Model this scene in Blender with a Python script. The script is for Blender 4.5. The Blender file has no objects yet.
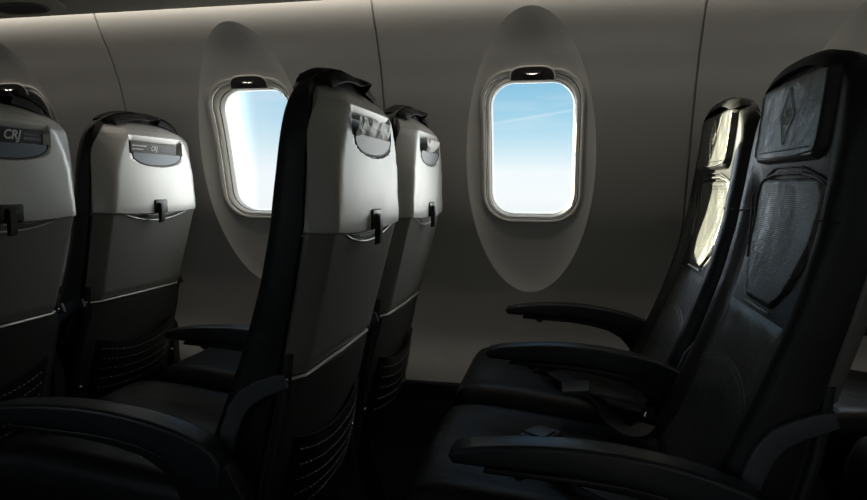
import bpy, bmesh, math, random
from mathutils import Vector, Matrix, noise
random.seed(4)
S = bpy.context.scene
COL = S.collection
CAMZ = 0.986            # eye height above the cabin floor
HZ = 0.92               # height of the tray latch above the floor
YA, YW = 1.104, 1.602   # centres of the aisle and the window seats
XH = -0.335             # latch position of the middle row
PITCH = 0.787
WP = 0.866              # window spacing
XW0 = -0.089
MIR = 1.31              # opposite side: y -> MIR - y

# ------------------------------------------------------------------ materials
def mat(name, col, rough=0.5, metal=0.0, spec=0.5, bump=None, var=None, sheen=0, aniso=None, emit=None):
    m = bpy.data.materials.new(name); m.use_nodes = True
    nt = m.node_tree; b = nt.nodes['Principled BSDF']
    b.inputs['Base Color'].default_value = (*col, 1)
    b.inputs['Roughness'].default_value = rough
    b.inputs['Metallic'].default_value = metal
    b.inputs['Specular IOR Level'].default_value = spec
    if sheen: b.inputs['Sheen Weight'].default_value = sheen
    if emit:
        b.inputs['Emission Color'].default_value = (*emit[0], 1); b.inputs['Emission Strength'].default_value = emit[1]
    tc = nt.nodes.new('ShaderNodeTexCoord')
    if var:                      # (scale, amount): gentle wear in the colour
        n = nt.nodes.new('ShaderNodeTexNoise'); n.inputs['Scale'].default_value = var[0]; n.inputs['Detail'].default_value = 6
        r = nt.nodes.new('ShaderNodeMapRange'); r.inputs['To Min'].default_value = 1 - var[1]; r.inputs['To Max'].default_value = 1 + var[1]
        mx = nt.nodes.new('ShaderNodeMix'); mx.data_type = 'RGBA'; mx.blend_type = 'MULTIPLY'; mx.inputs[0].default_value = 1
        nt.links.new(tc.outputs['Object'], n.inputs['Vector']); nt.links.new(n.outputs['Fac'], r.inputs['Value'])
        mx.inputs[6].default_value = (*col, 1); nt.links.new(r.outputs[0], mx.inputs[7]); nt.links.new(mx.outputs[2], b.inputs['Base Color'])
        r2 = nt.nodes.new('ShaderNodeMapRange'); r2.inputs['To Min'].default_value = rough * .85; r2.inputs['To Max'].default_value = min(1, rough * 1.2)
        nt.links.new(n.outputs['Fac'], r2.inputs['Value']); nt.links.new(r2.outputs[0], b.inputs['Roughness'])
    if bump:                     # list of (kind, scale, strength, distance)
        prev = None
        for kind, sc, st, dist in bump:
            if kind == 'voronoi':
                t = nt.nodes.new('ShaderNodeTexVoronoi'); out = 'Distance'
            elif kind == 'weave':
                t = nt.nodes.new('ShaderNodeTexWave'); t.bands_direction = 'Z'; t.inputs['Distortion'].default_value = 1.0; out = 'Fac'
            else:
                t = nt.nodes.new('ShaderNodeTexNoise'); t.inputs['Detail'].default_value = 5; out = 'Fac'
            t.inputs['Scale'].default_value = sc
            nt.links.new(tc.outputs['Object'], t.inputs['Vector'])
            bp = nt.nodes.new('ShaderNodeBump'); bp.inputs['Strength'].default_value = st; bp.inputs['Distance'].default_value = dist
            nt.links.new(t.outputs[out], bp.inputs['Height'])
            if prev: nt.links.new(prev.outputs[0], bp.inputs['Normal'])
            prev = bp
        nt.links.new(prev.outputs[0], b.inputs['Normal'])
    return m

M = {}
M['shell'] = mat('silver_shell', (.55, .55, .535), .38, .32, .5, var=(9, .05), bump=[('noise', 500, .05, .001)])
M['tray'] = mat('grey_tray', (.225, .222, .208), .45, .05, .5, var=(7, .06), bump=[('noise', 600, .05, .001)])
M['flap'] = mat('blue_grey_flap', (.17, .22, .29), .4)
M['hem'] = mat('matte_leather', (.012, .012, .013), .7, 0, .2)
M['leather'] = mat('black_leather', (.008, .008, .009), .46, 0, .38, var=(12, .2), bump=[('voronoi', 420, .15, .001), ('noise', 14, .35, .012)])
M['leather_creased'] = mat('creased_black_leather', (.034, .035, .036), .33, 0, .75, var=(10, .2), bump=[('voronoi', 380, .2, .001), ('noise', 16, .38, .014)])
M['weave'] = mat('perforated_leather', (.040, .041, .041), .35, 0, .7, var=(14, .15), bump=[('weave', 95, .25, .0012), ('noise', 9, .6, .02)])
M['piping'] = mat('grey_piping', (.07, .07, .075), .45)
M['thread'] = mat('pale_thread', (.72, .72, .70), .45)
M['belt'] = mat('belt_webbing', (.05, .05, .06), .5, bump=[('weave', 300, .3, .001)])
M['seam'] = mat('grey_seam', (.14, .14, .14), .6)
M['plastic'] = mat('black_plastic', (.012, .012, .013), .35)
M['armpad'] = mat('charcoal_armrest', (.024, .026, .032), .38, 0, .5, bump=[('noise', 300, .1, .001)])
M['bar'] = mat('slate_metal_bar', (.085, .095, .11), .42, .3)
M['frame'] = mat('dark_frame', (.05, .05, .05), .45, .5)
M['chrome'] = mat('bright_metal', (.75, .75, .75), .18, 1)
M['rail'] = mat('pale_rail', (.75, .74, .70), .35, .3)
M['pocketback'] = mat('dark_back_panel', (.035, .035, .032), .6, bump=[('noise', 200, .2, .001)])
M['mesh'] = mat('elastic_mesh', (.17, .17, .165), .7)
M['wall'] = mat('grey_wall', (.42, .422, .418), .55, 0, .35, var=(3, .02), bump=[('noise', 900, .04, .0006)])
M['surround'] = mat('window_surround', (.60, .60, .59), .36, 0, .4)
M['ring'] = mat('window_ring', (.62, .61, .59), .38)
M['gasket'] = mat('rubber_gasket', (.02, .02, .02), .6)
M['reveal'] = mat('window_reveal', (.50, .49, .47), .5)
M['ceiling'] = mat('grey_ceiling', (.66, .66, .60), .55, bump=[('noise', 700, .05, .0006)])
M['dark'] = mat('dark_grille', (.012, .012, .012), .5)
M['carpet'] = mat('dark_carpet', (.02, .021, .025), .95, 0, .1, bump=[('noise', 400, .8, .004)])
M['kick'] = mat('dark_kick_panel', (.03, .03, .03), .6)
M['card'] = mat('black_card', (.014, .014, .017), .6, 0, .25)
M['cardgrey'] = mat('grey_card', (.09, .09, .085), .5, 0, .3)
M['ink'] = mat('white_ink', (.75, .75, .75), .5)
M['inkdim'] = mat('dim_ink', (.16, .17, .24), .5)
M['paper'] = mat('white_paper', (.92, .92, .89), .42, bump=[('noise', 60, .3, .003)])

g = bpy.data.materials.new('window_pane'); g.use_nodes = True
nt = g.node_tree; nt.nodes.clear()
o_ = nt.nodes.new('ShaderNodeOutputMaterial'); mx = nt.nodes.new('ShaderNodeMixShader')
tr = nt.nodes.new('ShaderNodeBsdfTransparent'); gl = nt.nodes.new('ShaderNodeBsdfGlossy'); fr = nt.nodes.new('ShaderNodeFresnel')
tr.inputs[0].default_value = (.97, .98, .99, 1); gl.inputs['Roughness'].default_value = .02; fr.inputs['IOR'].default_value = 1.3
nt.links.new(fr.outputs[0], mx.inputs[0]); nt.links.new(tr.outputs[0], mx.inputs[1]); nt.links.new(gl.outputs[0], mx.inputs[2])
nt.links.new(mx.outputs[0], o_.inputs[0]); M['pane'] = g

# ------------------------------------------------------------------ mesh helpers
def link(name, verts, faces, m, parent=None, smooth=35, mats=None, fmat=None):
    me = bpy.data.meshes.new(name)
    me.from_pydata([tuple(v) for v in verts], [], faces)
    bm = bmesh.new(); bm.from_mesh(me)
    bmesh.ops.remove_doubles(bm, verts=bm.verts, dist=1e-6)
    bmesh.ops.recalc_face_normals(bm, faces=bm.faces)
    bm.to_mesh(me); bm.free()
    me.materials.append(M[m] if isinstance(m, str) else m)
    if smooth is not None:
        for p in me.polygons: p.use_smooth = True
        me.set_sharp_from_angle(angle=math.radians(smooth))
    o = bpy.data.objects.new(name, me); COL.objects.link(o)
    if parent: o.parent = parent
    return o

class MB:
    def __init__(s): s.v = []; s.f = []
    def add(s, v, f):
        n = len(s.v); s.v += [tuple(a) for a in v]; s.f += [tuple(i + n for i in q) for q in f]; return s
    def grid(s, rows, closed=False):
        n = len(s.v); w = len(rows[0])
        for r in rows: s.v += [tuple(a) for a in r]
        for i in range(len(rows) - 1):
            for j in range(w if closed else w - 1):
                k = (j + 1) % w
                s.f.append((n + i * w + j, n + i * w + k, n + (i + 1) * w + k, n + (i + 1) * w + j))
        return s
    def cap(s, ring):
        n = len(s.v); s.v += [tuple(a) for a in ring]; s.f.append(tuple(range(n, n + len(ring)))); return s
    def loft(s, rings):
        s.grid(rings, True); s.cap(rings[0]); s.cap(rings[-1]); return s
    def box(s, x0, x1, y0, y1, z0, z1, r=0.0):
        bm = bmesh.new(); bmesh.ops.create_cube(bm, size=1)
        for v in bm.verts: v.co = Vector((x0 + (v.co.x + .5) * (x1 - x0), y0 + (v.co.y + .5) * (y1 - y0), z0 + (v.co.z + .5) * (z1 - z0)))
        if r: bmesh.ops.bevel(bm, geom=bm.edges[:], offset=r, segments=3, profile=.6, affect='EDGES')
        s.add([v.co.copy() for v in bm.verts], [[v.index for v in f.verts] for f in bm.faces]); bm.free(); return s
    def tube(s, pts, r, seg=8, closed=False, taper=None):
        pts = [Vector(p) for p in pts]; n = len(pts); rings = []; up = None
        for i, p in enumerate(pts):
            a = pts[(i - 1) % n] if (closed or i > 0) else p
            b = pts[(i + 1) % n] if (closed or i < n - 1) else p
            t = (b - a).normalized()
            if up is None: up = t.orthogonal().normalized()
            up = (up - t * up.dot(t)).normalized(); q = t.cross(up)
            rr = r * (taper[i] if taper else 1)
            rings.append([p + (up * math.cos(2 * math.pi * k / seg) + q * math.sin(2 * math.pi * k / seg)) * rr for k in range(seg)])
        if closed: s.grid(rings + [rings[0]], True)
        else: s.loft(rings)
        return s
    def prism(s, poly, y0, y1, bev=0.0):
        """poly of (x, z) extruded along y"""
        bm = bmesh.new()
        a = [bm.verts.new((x, y0, z)) for x, z in poly]; b = [bm.verts.new((x, y1, z)) for x, z in poly]
        bm.faces.new(a); bm.faces.new(list(reversed(b))); n = len(poly)
        for i in range(n): bm.faces.new((a[i], b[i], b[(i + 1) % n], a[(i + 1) % n]))
        bmesh.ops.recalc_face_normals(bm, faces=bm.faces)
        if bev:
            es = [e for e in bm.edges if abs(e.verts[0].co.y - e.verts[1].co.y) < 1e-6]
            bmesh.ops.bevel(bm, geom=es, offset=bev, segments=3, profile=.6, affect='EDGES', clamp_overlap=True)
        bm.verts.index_update()
        s.add([v.co.copy() for v in bm.verts], [[v.index for v in f.verts] for f in bm.faces]); bm.free(); return s
    def ball(s, c, r, sx=1, sy=1, sz=1):
        bm = bmesh.new(); bmesh.ops.create_uvsphere(bm, u_segments=14, v_segments=9, radius=r)
        s.add([Vector((v.co.x * sx, v.co.y * sy, v.co.z * sz)) + Vector(c) for v in bm.verts], [[v.index for v in f.verts] for f in bm.faces]); bm.free(); return s
    def obj(s, name, m, parent=None, smooth=35): return link(name, s.v, s.f, m, parent, smooth)

def interp(tab, x):
    if x <= tab[0][0]: return tab[0][1]
    for (a, p), (b, q) in zip(tab, tab[1:]):
        if x <= b:
            t = (x - a) / (b - a); return p + (q - p) * t
    return tab[-1][1]
def smooth_interp(tab, x):
    """Catmull-like: average of linear samples"""
    h = .012
    return (interp(tab, x - h) + 2 * interp(tab, x) + interp(tab, x + h)) / 4
def ss(a, b, x):
    t = max(0, min(1, (x - a) / (b - a))); return t * t * (3 - 2 * t)
def tag(o, label=None, cat=None, group=None, kind=None):
    if label: o['label'] = label
    if cat: o['category'] = cat
    if group: o['group'] = group
    if kind: o['kind'] = kind
    return o

# ------------------------------------------------------------------ the cabin shell
WALLP = [(-.64, 1.875), (-.60, 1.905), (-.545, 1.955), (-.50, 1.982), (-.42, 1.984), (-.331, 1.975), (-.2, 1.94), (-.089, 1.905), (.05, 1.872),
         (.18, 1.842), (.316, 1.803), (.40, 1.765), (.467, 1.722), (.53, 1.692), (.60, 1.667)]
def wally(z): return (smooth_interp(WALLP, z) + smooth_interp(WALLP, z - .015) + smooth_interp(WALLP, z + .015)) / 3
EZ, EX, EA, EB = .070, -.004, .187, .402      # oval surround: centre z, x offset, half width, half height
HZC, HWX, HHZ, HR = .107, .122, .194, .068    # window opening
def rrect(th, a, b, r):
    """distance from the centre to a rounded rectangle in direction th"""
    c, s = math.cos(th), math.sin(th); lo, hi = 0, 2.0
    for _ in range(40):
        m = (lo + hi) / 2; x, y = abs(m * c), abs(m * s)
        dx, dy = max(x - (a - r), 0), max(y - (b - r), 0)
        ins = x <= a and y <= b and dx * dx + dy * dy <= r * r
        lo, hi = (m, hi) if ins else (lo, m)
    return lo
def ell(dx, dz): return math.hypot((dx - EX) / EA, (dz - EZ) / EB)
def dish(r):
    if r >= 1: return 0
    return .034 * (1 - r ** 4.5)
def surf(dx, z):
    r = ell(dx, z); return wally(z) + dish(r)
TH = []
x1, zt_, zb_ = WP / 2 - .003, .60, -.615
corners = [math.atan2(zt_ - HZC, x1), math.atan2(zt_ - HZC, -x1), math.atan2(zb_ - HZC, -x1) + 2 * math.pi, math.atan2(zb_ - HZC, x1) + 2 * math.pi]
NTH = 144
TH = sorted([2 * math.pi * i / NTH for i in range(NTH)] + corners)
def ray_rect(th):
    c, s = math.cos(th), math.sin(th); t = 9
    if abs(c) > 1e-6: t = min(t, x1 / abs(c))
    if s > 1e-6: t = min(t, (zt_ - HZC) / s)
    if s < -1e-6: t = min(t, (zb_ - HZC) / s)
    return t
def ray_ell(th):
    c, s = math.cos(th), math.sin(th); lo, hi = 0, 1.5
    for _ in range(40):
        m = (lo + hi) / 2
        lo, hi = (m, hi) if ell(m * c, HZC + m * s) < 1 else (lo, m)
    return lo
DIRS = [(math.cos(t), math.sin(t), rrect(t, HWX + .024, HHZ + .024, HR + .02), ray_ell(t), ray_rect(t)) for t in TH]
def ringpts(f, fy=0):
    """f(th_index) -> radius; returns dx, z, y"""
    out = []
    for i, (c, s, rh, re, rr) in enumerate(DIRS):
        r = f(i); dx, z = r * c, HZC + r * s; out.append((dx, z, surf(dx, z) + fy))
    return out

def P(side, x, y, z): return (x, y if side > 0 else MIR - y, z + CAMZ)
def build_side(side, ks, wallname, firstwin):
    w = MB(); d = MB()
    for k in ks:
        cx = XW0 + k * WP
        # outer field: rectangle to oval rim
        rows = []
        for j in range(15):
            t = j / 14
            rows.append([P(side, cx + a, y, z) for a, z, y in ringpts(lambda i: DIRS[i][4] * (1 - t) + DIRS[i][3] * t)])
        w.grid(rows, True)
        # small groove at the seam
        Z_ = [zb_ + q * (zt_ - zb_) / 60 for q in range(61)]
        w.grid([[P(side, cx + x1 + a, wally(z) + b, z) for z in Z_] for a, b in ((0, -.0002), (.0006, .007), (.0054, .007), (.006, -.0002))])
        w.grid([[P(side, cx + x1 + a, wally(z) + .008, z) for z in Z_] for a in (-.03, .036)])
    wo = w.obj(wallname, 'wall', None, 25); tag(wo, kind='structure')
    for n, k in enumerate(ks):
        cx = XW0 + k * WP
        win = bpy.data.objects.new('window_%d' % (firstwin + n), None); COL.objects.link(win)
        win.location = P(side, cx, wally(HZC), HZC); tag(win, kind='structure')
        L = Vector(win.location)
        def part(mb, name, m, sm=35):
            mb.v = [tuple(Vector(v) - L) for v in mb.v]
            o = mb.obj(name, m, win, sm); tag(o, kind='structure'); return o
        s = MB(); rows = []
        for j in range(19):
            t = (j / 18) ** .8
            rows.append([P(side, cx + a, y, z) for a, z, y in ringpts(lambda i: DIRS[i][3] * (1 - t) + DIRS[i][2] * t)])
        s.grid(rows, True)
        part(s, 'surround', 'surround', 50)
        # frame ring: ridge, groove and inner slope
        def off(e, dy):
            return [P(side, cx + r * c, surf(r * c, HZC + r * sn) + dy, HZC + r * sn)
                    for c, sn, r in [(math.cos(t), math.sin(t), rrect(t, HWX + e, HHZ + e, HR + e * .8)) for t in TH]]
        f = MB(); f.grid([off(.026, 0), off(.0245, -.006), off(.021, -.008), off(.0175, -.006), off(.0150, .003)], True)
        f.grid([off(.0125, .004), off(.0105, -.002), off(.007, -.003), off(.002, .004), off(-.0005, .012)], True)
        part(f, 'frame', 'ring', 60)
        gk = MB(); gk.grid([off(.0150, .004), off(.0125, .004)], True); gk.grid([off(-.0005, .0118), off(-.002, .014), off(-.002, .017), off(-.0005, .018)], True)
        part(gk, 'gasket', 'gasket', 60)
        rv = MB(); rv.grid([off(-.0005, .018), off(-.003, .032), off(-.004, .044), off(.06, .046)], True)
        part(rv, 'reveal', 'reveal', 60)
        pn = MB(); a = off(-.002, .036); b = off(-.002, .039); pn.loft([a, b]); part(pn, 'pane', 'pane', None)
        if side > 0 and k == -2:      # this one has its blind drawn
            sb = MB(); sb.loft([off(-.001, .020), off(-.001, .023)]); part(sb, 'shade_panel', 'tray', 30)
        # shade pull in its little arched hood above the opening
        h = MB(); ht = HZC + HHZ
        def hp(u, v, dy): z = ht + v; return P(side, cx + u, surf(u, z) + dy, z)
        arch = []
        for q in range(25):
            a_ = math.pi * q / 24; u = -math.cos(a_) ; v = math.sin(a_)
            arch.append((math.copysign(abs(u) ** .55, u) * .062, v ** .62 * .036 if v > 0 else 0))
        h.tube([hp(u, v - .004, -.006) for u, v in arch], .0032, 8)
        h.tube([hp(-.062, -.003, -.006), hp(.062, -.003, -.006)], .0022, 6)
        part(h, 'shade_hood', 'ring', 60)
        hd = MB(); base = [hp(u * .97, v * .97 - .004, -.009) for u, v in arch]; deep = [hp(u * .97, v * .97 - .004, .004) for u, v in arch]
        hd.loft([base, deep]); part(hd, 'shade_recess', 'gasket', 40)
        cr = MB(); top = []; bot = []
        for q in range(15):
            u = -.030 + .060 * q / 14; e = 1 - (u / .030) ** 2
            top.append(hp(u, .017, -.010)); bot.append(hp(u, .017 - .007 * e - .0003, -.015))
        t2 = [hp(-.030 + .060 * q / 14, .018, -.006) for q in range(15)]
        cr.grid([bot, top, t2]); part(cr, 'shade_handle', 'chrome', 60)
    return wo
build_side(1, range(-3, 4), 'wall_left', 1)
build_side(-1, range(-3, 4), 'wall_right', 8)
XA, XB = XW0 - 3.5 * WP, XW0 + 3.5 * WP
# lower kick panels
for side, nm in ((1, 'baseboard_left'), (-1, 'baseboard_right')):
    b = MB(); prof = [(1.915, -.600), (1.905, -.63), (1.91, -.75), (1.90, -.90), (1.88, -.986)]
    b.grid([[P(side, x, y, z) for y, z in prof] for x in (XA, XB)]); tag(b.obj(nm, 'kick'), kind='structure')
fl = MB(); fl.box(XA, XB, -.62, 1.94, -.03, 0.0); tag(fl.obj('floor', 'carpet', None, None), kind='structure')
c = MB()
arc = [(1.02 - 0, .80), (.95, .90), (.80, .97), (.655, .985), (.51, .97), (.36, .90), (.29, .80)]
c.grid([[(x, y, z + CAMZ) for y, z in arc] for x in (XA, XB)]); tag(c.obj('ceiling', 'ceiling'), kind='structure')
for x, nm in ((XA, 'wall_front'), (XB, 'wall_back')):
    b = MB(); b.box(x - .022, x + .022, -.75, 2.06, -.03, 2.05)
    tag(b.obj(nm, 'wall', None, None), kind='structure')
# outer skin so that daylight only enters through the windows
for side, nm in ((1, 'wall_outer_left'), (-1, 'wall_outer_right')):
    b = MB(); prof = [(1.668, .60), (1.62, .70), (1.3, .95), (.655, 1.02)]
    b.grid([[P(side, x, y, z) for y, z in prof] for x in (XA, XB)]); tag(b.obj(nm, 'kick'), kind='structure')

# overhead bins with a rounded lower lip
for side, lab in ((1, 'grey overhead bin running above the windows'), (-1, 'grey overhead bin along the opposite side of the cabin')):
    b = MB()
    prof = [(1.640, .512), (1.648, .503), (1.646, .4935), (1.636, .4895), (1.60, .494), (1.45, .507), (1.20, .520), (1.10, .535), (1.04, .58), (1.01, .68), (1.02, .80), (1.03, .85)]
    b.grid([[P(side, XA + .01 + (XB - XA - .02) * q / 30, y, z) for y, z in prof] for q in range(31)])
    back = [(1.640, .512), (1.60, .58), (1.55, .66), (1.40, .80), (1.03, .85)]
    b.grid([[P(side, x, y, z) for y, z in back] for x in (XA + .01, XB - .01)])
    o = b.obj('overhead_bin', 'ceiling'); tag(o, lab, 'bin')
# ------------------------------------------------------------------ passenger service units under the bin
def uz(y): return interp([(1.20, .520), (1.45, .507), (1.60, .494), (1.636, .4895)], y) + CAMZ
def service_unit(xc, label):
    r = bpy.data.objects.new('passenger_service_unit', None); COL.objects.link(r); r.location = (xc, 1.45, uz(1.45))
    tag(r, label, 'service unit', 'passenger service units under the bin')
    def Q(u, y, dz): return (u, y - 1.45, uz(y) - uz(1.45) + dz)
    b = MB()
    n = 32
    def oval(a, bb, cu, cy, dz, pw=.8):
        out = []
        for q in range(n):
            t = 2 * math.pi * q / n; cc, s_ = math.cos(t), math.sin(t)
            out.append(Q(cu + math.copysign(abs(cc) ** pw, cc) * a, cy + math.copysign(abs(s_) ** pw, s_) * bb, dz))
        return out
    b.loft([oval(.20, .125, 0, 1.49, -.0005, .5), oval(.198, .123, 0, 1.49, -.006, .5), oval(.190, .116, 0, 1.49, -.010, .5)])
    b.obj('housing', 'ceiling', r)
    g_ = MB(); g_.loft([oval(.075, .030, .07, 1.545, -.0095), oval(.073, .028, .07, 1.545, -.014)]); g_.obj('speaker_grille', 'dark', r)
    e = MB(); ring = oval(.080, .034, .07, 1.545, -.012); e.tube(ring, .004, 6, True); e.obj('bezel', 'tray', r)
    for s_ in (-1, 1):
        z = MB(); cu, cy = -.09, 1.45 + s_ * .045
        z.loft([[Q(cu + rr * math.cos(2 * math.pi * q / 20), cy + rr * math.sin(2 * math.pi * q / 20), dz) for q in range(20)] for rr, dz in ((.030, -.008), (.029, -.016), (.020, -.024), (.010, -.020), (.009, -.012))])
        z.obj('air_nozzle', 'dark', r)
    z = MB(); z.box(-.02, .03, -.03, .03, -.020, -.006, .004); z.obj('reading_lamp', 'plastic', r)
    return r
service_unit(-1.56, 'grey service panel with a dark oval grille under the overhead bin, top left corner')
service_unit(-.76, 'dark service panel under the bin above the second window from the left')
service_unit(.03, 'service panel under the bin above the middle window')

# ------------------------------------------------------------------ seats
CW = [(-.60, .205), (-.2, .208), (0, .219), (.10, .2205), (.15, .216), (.18, .206), (.205, .190), (.225, .166), (.240, .138), (.250, .105), (.258, .06)]
FF = [(-.50, -.285), (-.44, -.262), (-.35, -.225), (-.22, -.174), (-.15, -.150), (-.09, -.131), (0, -.110), (.04, -.105), (.10, -.096), (.15, -.090), (.20, -.085), (.235, -.083), (.252, -.079), (.26, -.074)]
EE = [(-.60, -.175), (-.50, -.155), (-.24, -.097), (-.10, -.065), (0, -.044), (.148, -.034), (.19, -.034), (.215, -.044), (.26, -.058)]
def cw(z): return smooth_interp(CW, z) if z < .10 else .2205 * max(.0, 1 - (max(0, min(z - .07, .1935)) / .194) ** 3.6) ** (1 / 2.4)
def Fz(z): return smooth_interp(FF, z)
def Ez(z): return smooth_interp(EE, z)
def front(y, z):
    w = cw(z); a = abs(y)
    rec = .022 * (1 - ss(.05, .12, z)) + .006 * ss(.05, .12, z)
    rec *= 1 - ss(-.36, -.44, z) * .5
    x = Fz(z) + rec * (1 - ss(.148, .190, a))
    edge = max(0, a - (w - .030)) / .030
    x += .030 * (1 - math.sqrt(max(0, 1 - min(edge, 1) ** 2)))
    return x
def zs(a, b, n): return [a + (b - a) * i / n for i in range(n + 1)]
def LZ(z): return z + HZ

def backrest(root):
    m = MB(); rings = []
    for z in zs(-.50, .236, 56) + [.243, .249, .254, .258, .2615]:
        w = cw(z); f = [(s * w) for s in [-1 + 2 * i / 44 for i in range(45)]]
        f = [-w * math.sin(math.pi / 2 * (1 - 2 * i / 44)) if False else y for i, y in enumerate(f)]
        ring = [(front(y, z), y, LZ(z)) for y in f]
        e = Ez(z)
        ring += [(e - .004, w - .001, LZ(z)), (e - .003, w - .012, LZ(z)), (e + .010, w * .6, LZ(z)), (e + .012, 0, LZ(z)), (e + .010, -w * .6, LZ(z)), (e - .003, -w + .012, LZ(z)), (e - .004, -w + .001, LZ(z))]
        rings.append(ring)
    m.loft(rings)
    return m.obj('backrest', 'leather', root, 50)
def patch(yl, yr, zlist, off, ny=26, fall=.012):
    """puffy leather piece lying on the front of the backrest"""
    rows = []
    z0, z1 = zlist[0], zlist[-1]
    for z in zlist:
        a, b = yl(z), yr(z); row = []
        for i in range(ny + 1):
            y = a + (b - a) * i / ny
            d = min(y - a, b - y, z - z0, z1 - z)
            h = off * math.sqrt(max(0, 1 - (1 - min(1, d / fall)) ** 2))
            row.append((front(y, z) - h + .0015 * (1 if d <= 0 else 0), y, LZ(z)))
        rows.append(row)
    return MB().grid(rows)
def on_front(pts, off): return [(front(y, z) - off, y, LZ(z)) for y, z in pts]
def seat_front(root):
    # centre panel: arched top, straight sides drawing in to a short straight foot
    def half(z):
        if z > .045: return .150 - .05 * (1 - math.sqrt(max(0, 1 - ((z - .045) / .036) ** 2)))
        return interp([(-.125, .055), (-.085, .105), (-.03, .138), (.045, .150)], z)
    zl = zs(-.125, .081, 34)
    p = patch(lambda z: -half(z), half, zl, .007); pn = p.obj('centre_panel', 'weave', root, 60)
    pts = [(-half(z), z) for z in zl] + [(half(z), z) for z in reversed(zl)]
    MB().tube(on_front([(-half(z) - .006, z) for z in zs(-.06, .08, 20)] + [(y, .087) for y in (-.06, 0, .06)] + [(half(z) + .006, z) for z in reversed(zs(-.06, .08, 20))], .004), .0028, 6).obj('piping', 'piping', pn)
    MB().tube(on_front([(-half(z) - .016, z) for z in zs(-.02, .08, 14)] + [(y, .097) for y in (-.06, 0, .06)] + [(half(z) + .016, z) for z in reversed(zs(-.02, .08, 14))], .003), .0016, 6).obj('piping', 'piping', pn)
    MB().tube(on_front([(y, -.128) for y in (-.06, -.03, 0, .03, .06)], .004), .0022, 6).obj('stitching', 'thread', pn)
    # lower panel with a bowed double seam
    lp = patch(lambda z: -.145, lambda z: .145, zs(-.42, -.135, 30), .004, fall=.02).obj('lumbar_panel', 'leather_creased', root, 60)
    for dz in (0, .010):
        MB().tube(on_front([(y, -.262 + dz + .030 * (1 - (y / .14) ** 2)) for y in [(-.14 + .28 * i / 16) for i in range(17)]], .005), .0014, 6).obj('stitching', 'seam', lp)
    # headrest flap
    def fh(z):
        h = .150 - .04 * (1 - math.sqrt(max(0, 1 - (max(0, .135 - z) / .032) ** 2)))
        return min(h, cw(z) - .012)
    zl = zs(.104, .240, 26)
    hf = patch(lambda z: -fh(z), fh, zl, .012, fall=.008).obj('headrest_flap', 'leather_creased', root, 60)
    st = [(-fh(z) + .012, z) for z in reversed(zs(.118, .225, 16))] + [(y, .114) for y in (-.07, 0, .07)] + [(fh(z) - .012, z) for z in zs(.118, .225, 16)]
    MB().tube(on_front(st, .0136), .0012, 6).obj('stitching', 'piping', hf)
    st = [(y, .124) for y in [(-.11 + .22 * i / 10) for i in range(11)]]
    MB().tube(on_front(st, .0136), .0010, 6).obj('stitching', 'piping', hf)
    # bird in a ring inside a stitched lozenge
    em = MB(); c0 = (0.0, .178)
    em.tube(on_front([(c0[0] + .013 * math.cos(2 * math.pi * i / 20), c0[1] + .013 * math.sin(2 * math.pi * i / 20)) for i in range(20)], .0140), .0011, 5, True)
    em.tube(on_front([(.004, .168), (-.002, .177), (-.008, .184)], .0142), .0012, 5, taper=[.5, 1.3, .3])
    em.tube(on_front([(-.010, .171), (-.003, .176), (.004, .180), (.010, .187)], .0142), .0012, 5, taper=[.3, 1.2, 1.4, .3])
    em.obj('emblem', 'thread', hf)
    MB().tube(on_front([(0, .222), (.028, .178), (0, .134), (-.028, .178)], .0136), .0013, 5, True).obj('stitching', 'thread', hf)
    # seams across the side bolsters
    for s in (-1, 1):
        MB().tube(on_front([(s * .140, .032), (s * .165, .025), (s * .19, .022), (s * .215, .020)], .0008), .0016, 6).obj('bolster_seam', 'plastic', root)
    # leather wrapped over the top, its rear hem ending in a small lifted corner
    m = MB(); rows = []
    for i in range(61):
        y = -.150 + .300 * i / 60; row = []
        lo, hi = .0, .2635
        for _ in range(30):
            mid = (lo + hi) / 2
            lo, hi = (mid, hi) if cw(mid) > abs(y) + .003 else (lo, mid)
        zt = lo; lip = ss(-.15, -.05, y) * (1 - ss(.040, .052, y)); lift = .010 * ss(.0, .040, y) * lip - .006 * (1 - lip); thin = min(1, (i + 1) / 5, (61 - i) / 5)
        for (dx, dz) in ((-.092, -.016), (-.085, -.001), (-.070, .005), (-.052, .003), (-.034 + lift * .4, -.006 + lift * .3), (-.024 + lift, -.018 + lift * .9), (-.025 + lift, -.021 + lift * .9), (-.040, -.014), (-.070, -.012)):
            row.append((-.066 + (dx + .066) * (.5 + .5 * thin), y, LZ(zt + dz * thin)))
        rows.append(row)
    m.loft(rows); m.obj('headrest_cover', 'hem', root, 50)

RC = [(-.62, -.165), (-.50, -.135), (-.25, -.066), (-.238, -.060), (-.01, -.004), (0, .001), (.08, .001), (.15, .000), (.187, -.001), (.198, -.004), (.212, -.014), (.226, -.030), (.236, -.043), (.2435, -.055)]
SW = [(-.25, .198), (-.05, .212), (0, .217), (.10, .217), (.14, .206), (.17, .196), (.195, .180), (.215, .156), (.228, .132), (.237, .106), (.243, .075)]
CC = [(-.25, .170), (0, .183), (.10, .170), (.14, .155), (.17, .138), (.20, .118), (.226, .088), (.2435, .05)]
def rc(z): return interp(RC, z)
def sw(z): return interp(SW, z) if z < .10 else .217 * max(.0, 1 - (max(0, z - .08) / .166) ** 3.6) ** (1 / 2.4)
PL, PR, PT, PB = -.120, .118, .197, .150       # literature slot opening
def flap_low(y): return .1485 - .030 * math.sqrt(max(0, 1 - (abs(y) / .108) ** 2.4))
def rear(y, z):
    """rear face of the shell"""
    w = sw(z); c = interp(CC, z); a = abs(y)
    x = rc(z) + .002 - .006 * (a / max(w, .01)) ** 2
    if a > c:
        t = (a - c) / (w - c); x -= (.034 - .018 * ss(.14, .24, z)) * t ** 1.15
    return x
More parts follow.
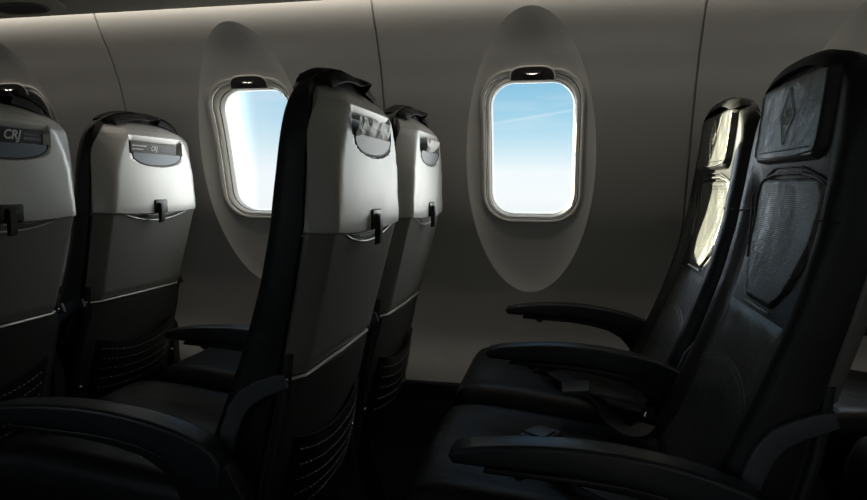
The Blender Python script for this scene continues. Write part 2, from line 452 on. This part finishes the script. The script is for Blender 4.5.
def rear_shell(root):
    e = .0012
    yabs = sorted([PL - e, PL, PR, PR + e] + [PL + (PR - PL) * i / 22 for i in range(1, 22)])
    zl = [-.012, -.010, -.006] + zs(0, .098, 12) + zs(.102, PB - .0, 24) + [PB + .0005] + zs(PB + .004, .178, 5) + [.179] + zs(.182, PT, 4) + [PT + e] + zs(.199, .2435, 20)
    rows = []; wt = sw(.186)
    for z in zl:
        w = sw(z); row = []
        sc = 1 if z <= .187 else min(1, w / wt)
        core = [y * sc for y in yabs]
        if core[0] < -w + .01: core = [y * (w - .01) / -core[0] for y in core]
        n = 9
        L = [-w + (core[0] + w) * (i / n) ** .9 for i in range(n)]; Rr = [core[-1] + (w - core[-1]) * (1 - (1 - i / n) ** .9) for i in range(1, n + 1)]
        for y in L + core + Rr:
            zz = z; 
            if z < 0: zz = z * (1 if True else 0) - .008 * (1 - (y / .213) ** 2)
            x = rear(y, max(z, 0))
            if z < -.007: x -= .016
            elif z < -.004: x -= .001
            # the recessed slot with the smile-shaped flap below it
            if PL <= y / sc <= PR and z <= PT:
                slant = .010 * (PT - z) / (PT - PB)
                if z > PB - .001 and (PL + slant <= y <= PR - slant * .5): x -= .015 if z < .1785 else .012 * (PT - z) / .0185
                elif z <= PB and z > flap_low(y) - .003 and abs(y) < .107: x -= .006
            row.append((x, y, LZ(zz)))
        rows.append(row)
    m = MB().grid(rows)
    # return edge towards the cushion
    out = [r[0] for r in rows] + rows[-1][1:-1] + [r[-1] for r in reversed(rows)]
    inn = [(Ez(p[2] - HZ) - .002, p[1] * .985, p[2] - (.004 if p[2] > LZ(.240) else 0)) for p in out]
    m.grid([out, inn])
    sh = m.obj('upper_shell', 'shell', root, 40)
    # dark lining of the slot
    d = MB(); d.add([(rear(0, .168) - .0140, PL + .002, LZ(PB)), (rear(0, .168) - .0140, PR - .002, LZ(PB)), (rear(0, .168) - .0140, PR - .002, LZ(.1780)), (rear(0, .168) - .0140, PL + .002, LZ(.1780))], [(0, 1, 2, 3)])
    d.obj('slot_lining', 'dark', sh, None)
    # flap under the slot, smile-shaped
    rows = []
    ys = [-.104 + .208 * i / 24 for i in range(25)]
    for k in range(7):
        t = k / 6
        row = []
        for y in ys:
            lo = flap_low(y) + .002; z = (PB + .001) * (1 - t) + lo * t
            x = rear(y, .13 + 0 * z) + (z - .13) * .12 - .0015
            row.append((x, y, LZ(z)))
        rows.append(row)
    back = [[(x - .004, y, z) for x, y, z in r] for r in rows]
    f = MB(); f.grid(rows); f.grid(back); f.grid([rows[0], back[0]]); f.grid([rows[-1], back[-1]])
    f.obj('slot_flap', 'flap', sh, 50)
    MB().tube([(rear(y, .13) + (z - .13) * .12 - .0022, y, LZ(z)) for y, z in [(-.1075, .153)] + [(-.1065 + .213 * i / 30, flap_low(-.1065 + .213 * i / 30)) for i in range(31)] + [(.1075, .153)]], .0018, 6).obj('slot_gap', 'dark', sh, 60)
    return sh
def tray_table(root):
    zl = [-.004, -.008] + zs(-.012, -.050, 12) + zs(-.06, -.228, 14) + [-.234, -.238]
    def smile(y): return -.004 - .030 * (1 - (min(abs(y), .165) / .165) ** 2)
    rows = []
    for z in zl:
        w = sw(z) - .002; ys = [-w + .004 * i for i in range(3)] + [-w + .012 + (2 * w - .024) * i / 44 for i in range(45)] + [w - .004 * i for i in (2, 1, 0)]
        row = []
        for y in ys:
            a = abs(y); c = interp(CC, z)
            x = rc(z) - .002 - .003 * (a / w) ** 2
            if a > c: x -= .030 * ((a - c) / (w - c)) ** 1.1
            if z > smile(y) and a < .165: x -= .007
            if z < -.23: x -= .004
            row.append((x, y, LZ(z)))
        rows.append(row)
    m = MB().grid(rows)
    out = [r[0] for r in rows] + rows[-1][1:-1] + [r[-1] for r in reversed(rows)]
    inn = [(Ez(p[2] - HZ) - .002, p[1] * .985, p[2]) for p in out]
    m.grid([out, inn])
    t = m.obj('tray_table', 'tray', root, 40)
    for dz, rr in ((0, .0016), (.010, .0010)):
        pts = []
        for i in range(29):
            y = -.168 + .336 * i / 28; z = smile(y) + dz * (1 - (y / .168) ** 2)
            pts.append((rc(z) - .001 - .003 * (y / .2) ** 2 - (.005 if dz else 0), y, LZ(z)))
        MB().tube(pts, rr, 6).obj('tray_lip', 'shell' if not dz else 'tray', t)
    # inner raised outline
    # bottom rail with its hinge pins
    zz = -.243; xx = rc(-.236) - .008
    MB().tube([(xx - .022, -.200, LZ(zz)), (xx, -.165, LZ(zz)), (xx + .003, 0, LZ(zz)), (xx, .165, LZ(zz)), (xx - .022, .200, LZ(zz))], .0030, 8).obj('bottom_rail', 'rail', t)
    for s in (-1, 1):
        MB().ball((xx - .020, s * .203, LZ(zz + .001)), .0060).obj('hinge_pin', 'chrome', t)
    return t
def latch(root):
    m = MB(); x = rear(0, .01)
    m.box(x - .006, x + .004, -.028, .030, LZ(-.014), LZ(.024), .006)
    p = m.obj('latch_plate', 'plastic', root)
    l = MB(); l.prism([(x + .004, LZ(.016)), (x + .013, LZ(.012)), (x + .014, LZ(-.01)), (x + .012, LZ(-.038)), (x + .002, LZ(-.042)), (x + .003, LZ(-.01))], -.016, .002, .002)
    l.ball((x + .006, .004, LZ(.006)), .004)
    lo = l.obj('latch_lever', 'plastic', p)
def lower_back(root):
    def xb(z): return interp([(-.62, -.150), (-.50, -.128), (-.40, -.105), (-.25, -.070)], z)
    rows = []
    for z in zs(-.248, -.60, 22):
        row = []
        for i in range(31):
            y = -.192 + .384 * i / 30
            b = .014 * (1 - (y / .192) ** 2)
            row.append((xb(z) + b - .004, y, LZ(z)))
        rows.append(row)
    m = MB().grid(rows); back = [[(p[0] - .03, p[1], p[2]) for p in r] for r in rows]
    m.grid(back); m.grid([rows[0], back[0]]); m.grid([rows[-1], back[-1]]); m.grid([[r[0] for r in rows], [r[0] for r in back]]); m.grid([[r[-1] for r in rows], [r[-1] for r in back]])
    lb = m.obj('lower_back_panel', 'pocketback', root, 50)
    # seat pocket: a slightly bagging sleeve with elastic netting
    def top(y): return -.345 - .035 * math.cos(math.pi * y / .36)
    rows = []
    for k in range(12):
        t = k / 11; row = []
        for i in range(25):
            y = -.165 + .33 * i / 24; z = top(y) * (1 - t) + -.585 * t
            row.append((xb(z) + .014 * (1 - (y / .192) ** 2) + .004 + .018 * math.sin(math.pi * min(1, t * .9 + .12)) * (1 - (y / .166) ** 4), y, LZ(z)))
        rows.append(row)
    back = [[(p[0] - .005, p[1], p[2]) for p in r] for r in rows]
    pk = MB(); pk.grid(rows); pk.grid(back); pk.grid([rows[0], back[0]])
    pocket = pk.obj('seat_pocket', 'leather', root, 60)
    def pt(y, t):
        z = top(y) * (1 - t) + -.585 * t
        return Vector((xb(z) + .014 * (1 - (y / .192) ** 2) + .0055 + .018 * math.sin(math.pi * min(1, t * .9 + .12)) * (1 - (y / .166) ** 4), y, LZ(z)))
    for j, t in enumerate((.10, .22, .34, .46, .58)):
        y = -.150 + (.004 if j % 2 else 0); dsh = MB()
        while y < .145:
            dsh.tube([pt(y, t), pt(y + .007, t)], .0011 if j else .0014, 4); y += .0135
        tag(dsh.obj('elastic_netting', 'mesh', pocket), 'pale dashed elastic row')
    # side tubes of the back frame
    for s in (-1, 1):
        MB().tube([(Ez(-.20) + .004, s * .195, LZ(-.20)), (xb(-.3) - .012, s * .195, LZ(-.3)), (xb(-.45) - .012, s * .195, LZ(-.45)), (xb(-.6) - .012, s * .195, LZ(-.62))], .0085, 10).obj('frame_tube', 'frame', root)
        MB().ball((xb(-.47) + .004, s * .200, LZ(-.47)), .0055).obj('bolt', 'chrome', root)
def tray_arm(root, s):
    pts = [(-.080, -.238), (-.100, -.245), (-.125, -.256), (-.148, -.270), (-.165, -.292), (-.178, -.326), (-.190, -.38), (-.205, -.46), (-.225, -.58)]
    wd = [.011, .0135, .0145, .015, .0145, .014, .013, .013, .013]
    up = []; dn = []
    for i, (x, z) in enumerate(pts):
        a = pts[max(0, i - 1)]; b = pts[min(len(pts) - 1, i + 1)]
        t = Vector((b[0] - a[0], b[1] - a[1])).normalized(); n = Vector((t.y, -t.x))
        up.append((x + n.x * wd[i], LZ(z + n.y * wd[i]))); dn.append((x - n.x * wd[i], LZ(z - n.y * wd[i])))
    cap = [(pts[0][0] + .012 * math.cos(a), LZ(pts[0][1] + .012 * math.sin(a))) for a in (-.6, 0, .6)]
    poly = up + list(reversed(dn))
    y0 = s * .2155
    MB().prism(poly, y0 - .0045, y0 + .0045, .002).obj('tray_arm', 'bar', root, 50)
def seat_cushion(root):
    m = MB(); rings = []
    def zt(x): return interp([(-.69, -.475), (-.68, -.430), (-.665, -.408), (-.63, -.396), (-.55, -.398), (-.40, -.415), (-.27, -.43)], x)
    def zb(x): return interp([(-.69, -.485), (-.67, -.545), (-.60, -.565), (-.2, -.565)], x)
    for x in [-.69, -.687, -.680, -.672, -.66, -.64, -.61, -.57, -.52, -.46, -.40, -.34, -.28, -.22, -.17]:
        w = .208 - .02 * max(0, (-.66 - x) / .03); a, b = zt(x), zb(x); ring = []
        n = 24
        for i in range(n + 1):
            y = -w + 2 * w * i / n; e = max(0, abs(y) - (w - .03)) / .03
            crown = -.010 * (1 - ss(.10, .17, abs(y))) * (1 if -.64 < x else 0)
            ring.append((x, y, LZ(a + crown - .03 * (1 - math.sqrt(max(0, 1 - min(1, e) ** 2))))))
        ring += [(x, w, LZ((a + b) / 2 - .012)), (x, w - .008, LZ(b)), (x, 0, LZ(b)), (x, -w + .008, LZ(b)), (x, -w, LZ((a + b) / 2 - .012))]
        rings.append(ring)
    m.loft(rings)
    c = m.obj('seat_cushion', 'leather', root, 50)
    MB().tube([(x, s, LZ(zt(x) - .0085)) for s, x in [(-.13, -.62), (-.13, -.5), (-.13, -.35)]], .0015, 6).obj('stitching', 'piping', c)
    MB().tube([(x, s, LZ(zt(x) - .0085)) for s, x in [(.13, -.62), (.13, -.5), (.13, -.35)]], .0015, 6).obj('stitching', 'piping', c)
def under(root):
    m = MB(); m.box(-.63, -.17, -.20, .20, LZ(-.60), LZ(-.560), .008); m.obj('seat_frame', 'frame', root)
    for s in (-1, 1):
        l = MB(); l.prism([(-.58, LZ(-.59)), (-.53, LZ(-.59)), (-.40, LZ(-.88)), (-.40, 0.0), (-.46, 0.0), (-.47, LZ(-.88))], s * .15 - .012, s * .15 + .012, .003); l.obj('leg', 'frame', root)
        l = MB(); l.prism([(-.30, LZ(-.59)), (-.24, LZ(-.59)), (-.16, LZ(-.88)), (-.15, 0.0), (-.22, 0.0), (-.22, LZ(-.88))], s * .15 - .012, s * .15 + .012, .003); l.obj('leg', 'frame', root)
def armrest(root, yo, sx=0, sz=0):
    LZ = lambda z: z + HZ + sz * (1 if z > -.5 else 0)
    top = [(-.604, -.300), (-.598, -.291), (-.57, -.284), (-.53, -.279), (-.49, -.2755), (-.45, -.274), (-.41, -.2745), (-.37, -.277), (-.33, -.282), (-.29, -.289), (-.25, -.299), (-.21, -.313), (-.185, -.328), (-.170, -.350)]
    bot = [(-.172, -.385), (-.205, -.392), (-.235, -.368), (-.27, -.345), (-.31, -.331), (-.36, -.321), (-.42, -.315), (-.50, -.312), (-.56, -.312), (-.598, -.310)]
    a = MB().prism([(x + sx, LZ(z)) for x, z in top + bot], yo - .022, yo + .022, .007).obj('armrest', 'armpad', root, 50)
    # shroud under the pad
    sh = [(-.165, -.350), (-.205, -.392), (-.235, -.368), (-.27, -.345), (-.31, -.331), (-.36, -.322), (-.42, -.317), (-.55, -.314), (-.555, -.322), (-.42, -.328), (-.36, -.335), (-.31, -.347), (-.275, -.366), (-.25, -.395), (-.235, -.44), (-.23, -.57), (-.13, -.57), (-.135, -.40)]
    MB().prism([(x + sx, LZ(z)) for x, z in sh], yo - .017, yo + .017, .003).obj('armrest_bracket', 'plastic', a, 50)
    kn = MB(); kn.ball((-.505 + sx, yo, LZ(-.325)), .011, 1, 1.0, .9); kn.tube([(-.505 + sx, yo, LZ(-.312)), (-.505 + sx, yo, LZ(-.325))], .009, 12)
    kn.obj('recline_button', 'frame', a)
def make_seat():
    r = bpy.data.objects.new('airline_seat', None); COL.objects.link(r)
    backrest(r); seat_front(r); rear_shell(r); tray_table(r); latch(r); lower_back(r)
    for s in (-1, 1): tray_arm(r, s)
    seat_cushion(r); under(r)
    return r
def copy_tree(o, parent=None):
    c_ = o.copy(); COL.objects.link(c_)
    if parent: c_.parent = parent
    for ch in [q for q in bpy.data.objects if q.parent == o]: copy_tree(ch, c_)
    return c_
SEATS = {}
seat_info = [
    ('B', 'a', 0, 'black leather and silver seat seen from behind, crumpled white paper in its slot'),
    ('B', 'w', 0, 'silver backed window seat half hidden behind another, torn paper in its slot'),
    ('A', 'a', -1, 'silver backed seat cut by the left picture edge, black card reading CRJ in its slot'),
    ('A', 'w', -1, 'silver backed window seat with a grey CRJ card in its slot'),
    ('C', 'a', 1, 'large black leather seat seen from the front with a stitched bird emblem on its headrest'),
    ('C', 'w', 1, 'black leather seat by the wall with a bright patch of sun on its headrest'),
    ('D', 'a', 2, 'black seat behind the emblem seat, only its cushion edge showing'),
    ('D', 'w', 2, 'black window seat of the rearmost row, only a cushion corner showing'),
]
proto = make_seat()
trees = [proto] + [copy_tree(proto) for _ in seat_info[1:]]
for (rw, col, k, lab), r in zip(seat_info, trees):
    r.location = (XH + k * PITCH - (.010 if k > 0 else 0), YA if col == 'a' else YW, 0)
    tag(r, lab, 'airline seat', 'airline seats in rows facing left')
    SEATS[rw + col] = r
for key, r in SEATS.items():
    sx = .008 if key[0] in 'CD' else 0
    if key[1] == 'a': armrest(r, -.249, sx + .006, -.012); armrest(r, .249, sx, .003)
    else: armrest(r, .249, sx)

# seat belt of the sunlit seat
def ribbon(pts, w, name, m, parent, side=Vector((0, 0, 1)), th=.0016):
    mb = MB(); rows = []
    pts = [Vector(p) for p in pts]
    for i, p in enumerate(pts):
        t = (pts[min(i + 1, len(pts) - 1)] - pts[max(i - 1, 0)]).normalized(); q = t.cross(side).normalized() * w / 2
        n = q.cross(t).normalized() * th
        rows.append([p - q - n, p + q - n, p + q + n, p - q + n])
    mb.loft(rows); return mb.obj(name, m, parent, 50)
def bez(pts, n=8):
    out = []
    P_ = [Vector(pts[0])] + [Vector(p) for p in pts] + [Vector(pts[-1])]
    for i in range(1, len(P_) - 2):
        a, b, c_, d_ = P_[i - 1:i + 3]
        for k in range(n):
            t = k / n
            out.append(.5 * ((2 * b) + (c_ - a) * t + (2 * a - 5 * b + 4 * c_ - d_) * t * t + (3 * b - a - 3 * c_ + d_) * t ** 3))
    out.append(P_[-1]); return out
for key in ('Ca', 'Cw'):
    r = SEATS[key]
    b = ribbon(bez([(-.25, -.205, LZ(-.405)), (-.30, -.19, LZ(-.398)), (-.36, -.16, LZ(-.396)), (-.42, -.09, LZ(-.400)), (-.45, -.02, LZ(-.402))]), .045, 'seat_belt', 'leather', r)
    bk = MB(); bk.box(-.035, .035, -.026, .026, -.006, .010, .005)
    o = bk.obj('buckle', 'bar', b); o.location = (-.47, .03, LZ(-.396)); o.rotation_euler = (0, 0, 1.0)
    bk = MB(); bk.box(-.022, .018, -.021, .021, .010, .014, .0015)
    o = bk.obj('buckle_flap', 'bar', b); o.location = (-.47, .03, LZ(-.396)); o.rotation_euler = (0, 0, 1.0)
    if key == 'Ca':      # its window-side half stands up from the cushion, buckle end foremost
        up = ribbon(bez([(-.245, .198, LZ(-.415)), (-.262, .194, LZ(-.385)), (-.30, .186, LZ(-.360)), (-.345, .180, LZ(-.352)), (-.385, .178, LZ(-.347))]), .044, 'seat_belt', 'belt', r)
        q = MB(); q.box(-.030, .026, -.024, .024, -.004, .006, .003); o = q.obj('buckle', 'bar', up); o.location = (-.402, .178, LZ(-.345)); o.rotation_euler = (.15, -.12, 0)
        ribbon(bez([(-.375, .176, LZ(-.352)), (-.352, .170, LZ(-.372)), (-.335, .158, LZ(-.394)), (-.318, .140, LZ(-.404)), (-.292, .120, LZ(-.408)), (-.268, .150, LZ(-.400))]), .040, 'seat_belt', 'belt', r)
        q = MB(); q.ball((-.268, .168, LZ(-.388)), .007); q.obj('buckle_pin', 'chrome', up)
        continue
    b2 = ribbon(bez([(-.25, .205, LZ(-.405)), (-.30, .195, LZ(-.398)), (-.37, .17, LZ(-.396)), (-.44, .12, LZ(-.399)), (-.465, .06, LZ(-.400))]), .045, 'seat_belt', 'leather', r)

# ------------------------------------------------------------------ what is tucked into the slots
def text_mesh(txt, size, m, parent, loc, shear=.25, name='lettering'):
    cu = bpy.data.curves.new('t', 'FONT'); cu.body = txt; cu.size = size; cu.shear = shear; cu.extrude = .0003; cu.offset = size * .025
    cu.align_x = 'LEFT'
    ob = bpy.data.objects.new('t', cu); COL.objects.link(ob); bpy.context.view_layer.update()
    me = bpy.data.meshes.new_from_object(ob); bpy.data.objects.remove(ob)
    # map text x -> +y, text y -> +z, facing +x
    for v in me.vertices: v.co = Vector((v.co.z, v.co.x, v.co.y))
    me.materials.append(M[m]); o = bpy.data.objects.new(name, me); COL.objects.link(o); o.parent = parent; o.location = loc; return o
def bars(lines, m, parent, name='small_print'):
    """rows of short word-like strokes too small to read: (y, z, length, height)"""
    mb = MB()
    for y, z, ln, h in lines:
        q = y
        while q < y + ln:
            l = random.uniform(.004, .010); l = min(l, y + ln - q)
            mb.box(0, .0004, q, q + l, z, z + h); q += l + .002
    o = mb.obj(name, m, parent, None); return o
def slot_root(name, seat, label, cat, dx=0):
    r = bpy.data.objects.new(name, None); COL.objects.link(r); s = SEATS[seat].location
    r.location = (s.x + rear(0, .168) - .0095 + dx, s.y, LZ(.150)); r.rotation_euler = (0, .05, 0); tag(r, label, cat); return r
r = slot_root('safety_card', 'Aa', 'black card with bold CRJ lettering in the slot of the leftmost silver seat back', 'card')
MB().box(-.0008, .0008, -.104, .100, -.022 + .018, .033, .0004).obj('sheet', 'card', r)
text_mesh('CRJ', .027, 'ink', r, (.0014, .0, .010))
o = bars([(.052, .020, .040, .004), (.052, .010, .044, .006)], 'inkdim', r); o.location.x = .001
o = bars([(.045, -.001, .042, .0032)], 'ink', r); o.location.x = .001
r = slot_root('safety_card', 'Aw', 'grey glossy card with CRJ lettering in the slot of the seat back by the wall', 'card')
MB().box(-.0008, .0008, -.104, .098, -.004, .031, .0004).obj('sheet', 'cardgrey', r)
text_mesh('CRJ', .019, 'ink', r, (.0014, -.022, .010))
o = bars([(-.098, .019, .058, .0035), (-.098, .010, .045, .0028)], 'ink', r); o.location.x = .001
o = bars([(.025, .020, .050, .003), (.025, .011, .056, .0035), (.035, .001, .048, .0025)], 'inkdim', r); o.location.x = .001
def paper(seat, label, fn, tuck=None):
    r = slot_root('crumpled_paper', seat, label, 'paper', .009); mb = MB(); rows = []
    for j in range(15):
        t = j / 14; row = []
        for i in range(41):
            u = i / 40; y0, y1, z0, z1 = fn(u)
            y = y0 + (y1 - y0) * t; z = z0 + (z1 - z0) * t
            f = .0007 * math.sin(u * 19 + t * 1.5) + .0004 * math.sin(u * 43 - t * 2) + .0012 * noise.noise(Vector((u * 9, t * 6, 3.1)))
            row.append((f + .006 + .002 * math.sin(math.pi * t) - .007 * (1 - t) ** 2, y, z))
        rows.append(row)
    back = [[(p[0] - .0012, p[1], p[2]) for p in q] for q in rows]
    mb.grid(rows); mb.grid(back); mb.grid([rows[0], back[0]]); mb.grid([rows[-1], back[-1]])
    mb.grid([[q[0] for q in rows], [q[0] for q in back]]); mb.grid([[q[-1] for q in rows], [q[-1] for q in back]])
    mb.obj('sheet', 'paper', r, 70); return r
def ragged(u):   # bottom edge level, top edge torn in three notches
    top = .031
    for c_, w_, d_ in ((.10, .05, .016), (.30, .06, .014), (.62, .05, .007)):
        if abs(u - c_) < w_: top -= d_ * (1 - abs(u - c_) / w_) ** .5
    return (-.108 + .190 * u, -.106 + .188 * u, -.003, top)
paper('Ba', 'crumpled white paper stuffed in the slot of the nearest silver seat back', ragged)
def vee(u): return (-.055 + .10 * u, -.080 + .165 * u, -.003 + .012 * abs(u - .4), .032 - .010 * (abs(u - .22) < .07))
paper('Bw', 'torn white paper wedge in the slot of the seat back behind the nearest one', vee)

# ------------------------------------------------------------------ light
W = bpy.data.worlds.new('sky'); S.world = W; W.use_nodes = True
nt = W.node_tree; nt.nodes.clear()
N = nt.nodes.new
tc = N('ShaderNodeTexCoord'); sep = N('ShaderNodeSeparateXYZ'); nt.links.new(tc.outputs['Generated'], sep.inputs[0])
ramp = N('ShaderNodeValToRGB'); cr = ramp.color_ramp
mr = N('ShaderNodeMapRange'); mr.inputs['From Min'].default_value = -.1; mr.inputs['From Max'].default_value = .4
nt.links.new(sep.outputs['Z'], mr.inputs['Value']); nt.links.new(mr.outputs[0], ramp.inputs[0])
def pos(z): return (z + .1) / .5
cr.elements[0].position = 0; cr.elements[0].color = (.80, .84, .86, 1)
cr.elements[1].position = 1; cr.elements[1].color = (.12, .34, .60, 1)
for z, c_ in ((-.02, (1.02, 1.05, 1.04)), (.02, (1.0, 1.05, 1.06)), (.06, (.66, .88, .96)), (.10, (.42, .73, .89)), (.155, (.29, .60, .80)), (.25, (.18, .45, .72))):
    e = cr.elements.new(pos(z)); e.color = (*c_, 1)
# hazier sky towards the sun; bright sky aft, added for light, follows below
az = N('ShaderNodeMapRange'); az.interpolation_type = 'SMOOTHSTEP'; az.inputs['From Min'].default_value = -.30; az.inputs['From Max'].default_value = -.62
nt.links.new(sep.outputs['X'], az.inputs['Value'])
haze = N('ShaderNodeMix'); haze.data_type = 'RGBA'; haze.inputs[7].default_value = (.92, .97, 1.0, 1)
hz = N('ShaderNodeMath'); hz.operation = 'MULTIPLY'; hz.inputs[1].default_value = .75; nt.links.new(az.outputs[0], hz.inputs[0])
nt.links.new(hz.outputs[0], haze.inputs[0]); nt.links.new(ramp.outputs[0], haze.inputs[6])
# contrail: one thin slanting streak
ct = N('ShaderNodeMath'); ct.operation = 'MULTIPLY_ADD'; ct.inputs[1].default_value = -.16; nt.links.new(sep.outputs['X'], ct.inputs[0]); nt.links.new(sep.outputs['Z'], ct.inputs[2])
c2 = N('ShaderNodeMath'); c2.operation = 'SUBTRACT'; c2.inputs[1].default_value = .113; nt.links.new(ct.outputs[0], c2.inputs[0])
c3 = N('ShaderNodeMath'); c3.operation = 'ABSOLUTE'; nt.links.new(c2.outputs[0], c3.inputs[0])
c4 = N('ShaderNodeMapRange'); c4.inputs['From Min'].default_value = 0; c4.inputs['From Max'].default_value = .0028; c4.inputs['To Min'].default_value = .30; c4.inputs['To Max'].default_value = 0
nt.links.new(c3.outputs[0], c4.inputs['Value'])
cm = N('ShaderNodeMix'); cm.data_type = 'RGBA'; cm.inputs[7].default_value = (.95, 1, 1, 1); nt.links.new(c4.outputs[0], cm.inputs[0]); nt.links.new(haze.outputs[2], cm.inputs[6])
# soft cloud texture low down
cl = N('ShaderNodeTexNoise'); cl.inputs['Scale'].default_value = 5; cl.inputs['Detail'].default_value = 5
mp = N('ShaderNodeMapping'); mp.inputs['Scale'].default_value = (1, 1, 7); nt.links.new(tc.outputs['Generated'], mp.inputs[0]); nt.links.new(mp.outputs[0], cl.inputs['Vector'])
clr = N('ShaderNodeMapRange'); clr.inputs['From Min'].default_value = .5; clr.inputs['From Max'].default_value = .8; clr.inputs['To Max'].default_value = .35
nt.links.new(cl.outputs['Fac'], clr.inputs['Value'])
cm2 = N('ShaderNodeMix'); cm2.data_type = 'RGBA'; cm2.inputs[7].default_value = (.95, .98, 1, 1); nt.links.new(clr.outputs[0], cm2.inputs[0]); nt.links.new(cm.outputs[2], cm2.inputs[6])
axc = N('ShaderNodeMapRange'); axc.interpolation_type = 'SMOOTHSTEP'; axc.inputs['From Min'].default_value = .06; axc.inputs['From Max'].default_value = .30; axc.inputs['To Max'].default_value = .8  # whiter colour for the added bright sky aft
nt.links.new(sep.outputs['X'], axc.inputs['Value'])
cm3 = N('ShaderNodeMix'); cm3.data_type = 'RGBA'; cm3.inputs[7].default_value = (.82, .80, .75, 1); nt.links.new(axc.outputs[0], cm3.inputs[0]); nt.links.new(cm2.outputs[2], cm3.inputs[6])
bg = N('ShaderNodeBackground'); out = N('ShaderNodeOutputWorld')
# strength: added brightness aft, out of view, lights the seat backs; sunward raised too
ax = N('ShaderNodeMapRange'); ax.interpolation_type = 'SMOOTHSTEP'; ax.inputs['From Min'].default_value = .07; ax.inputs['From Max'].default_value = .30
AFT = 7.6
ax.inputs['To Min'].default_value = 1.0; ax.inputs['To Max'].default_value = AFT; nt.links.new(sep.outputs['X'], ax.inputs['Value'])
ax2 = N('ShaderNodeMapRange'); ax2.interpolation_type = 'SMOOTHSTEP'; ax2.inputs['From Min'].default_value = .45; ax2.inputs['From Max'].default_value = .85
ax2.inputs['To Min'].default_value = 1; ax2.inputs['To Max'].default_value = .4; nt.links.new(sep.outputs['X'], ax2.inputs['Value'])
ax3 = N('ShaderNodeMapRange'); ax3.interpolation_type = 'SMOOTHSTEP'; ax3.inputs['From Min'].default_value = -.45; ax3.inputs['From Max'].default_value = -.64
ax3.inputs['To Min'].default_value = 1; ax3.inputs['To Max'].default_value = 20; nt.links.new(sep.outputs['X'], ax3.inputs['Value'])
q1 = N('ShaderNodeMath'); q1.operation = 'MULTIPLY'; nt.links.new(ax.outputs[0], q1.inputs[0]); nt.links.new(ax2.outputs[0], q1.inputs[1])
q2 = N('ShaderNodeMath'); q2.operation = 'MULTIPLY'; nt.links.new(q1.outputs[0], q2.inputs[0]); nt.links.new(ax3.outputs[0], q2.inputs[1])
ay = N('ShaderNodeMapRange'); ay.interpolation_type = 'SMOOTHSTEP'; ay.inputs['From Min'].default_value = -.1; ay.inputs['From Max'].default_value = .1
ay.inputs['To Min'].default_value = .32; ay.inputs['To Max'].default_value = 1; nt.links.new(sep.outputs['Y'], ay.inputs['Value'])
q3 = N('ShaderNodeMath'); q3.operation = 'MULTIPLY'; nt.links.new(q2.outputs[0], q3.inputs[0]); nt.links.new(ay.outputs[0], q3.inputs[1])
nt.links.new(q3.outputs[0], bg.inputs['Strength']); nt.links.new(cm3.outputs[2], bg.inputs['Color']); nt.links.new(bg.outputs[0], out.inputs[0])

def lamp(kind, name, loc, rot, energy, col=(1, 1, 1), **kw):
    d = bpy.data.lights.new(name, kind); d.energy = energy; d.color = col
    for k, v in kw.items(): setattr(d, k, v)
    o = bpy.data.objects.new(name, d); COL.objects.link(o); o.location = loc; o.rotation_euler = rot; return o
sd = Vector((.78, -.69, -.17)).normalized()
lamp('SUN', 'sun', (0, 0, 3), sd.to_track_quat('-Z', 'Y').to_euler(), 21, (1, .95, .66), angle=math.radians(.6))
# the cabin's wash lights: a warm strip in the gap between bin and wall
lamp('AREA', 'bin_wash_light', (XW0 - .2, 1.668, CAMZ + .528), (math.radians(40), 0, 0), 4.2, (1, .90, .76), shape='RECTANGLE', size=5.2, size_y=.008)
# daylight portals at every window
for side in (1, -1):
    for k in range(-3, 4):
        o = lamp('AREA', 'window_portal', P(side, XW0 + k * WP, surf(0, HZC) + .10, HZC), (math.radians(90 if side > 0 else -90) * -1, 0, 0), 1, shape='RECTANGLE', size=.26, size_y=.40)
        o.data.cycles.is_portal = True

# ------------------------------------------------------------------ camera
f_, yaw, pit, rol = 627.73, .2002, .1022, -.0042
cd = bpy.data.cameras.new('camera'); cd.sensor_width = 36; cd.lens = f_ / 867 * 36; cd.clip_start = .02
cam = bpy.data.objects.new('camera', cd); COL.objects.link(cam)
R_ = Matrix.Rotation(yaw, 4, 'Z') @ Matrix.Rotation(math.pi / 2 - pit, 4, 'X') @ Matrix.Rotation(-rol, 4, 'Z')
cam.matrix_world = Matrix.Translation((0, 0, CAMZ)) @ R_
S.camera = cam
S.view_settings.view_transform = 'Standard'; S.view_settings.look = 'None'; S.view_settings.gamma = 1; S.view_settings.exposure = 0
S.cycles.use_denoising = True; S.cycles.max_bounces = 10; S.cycles.diffuse_bounces = 6; S.cycles.transparent_max_bounces = 12
S.cycles.sample_clamp_indirect = 6
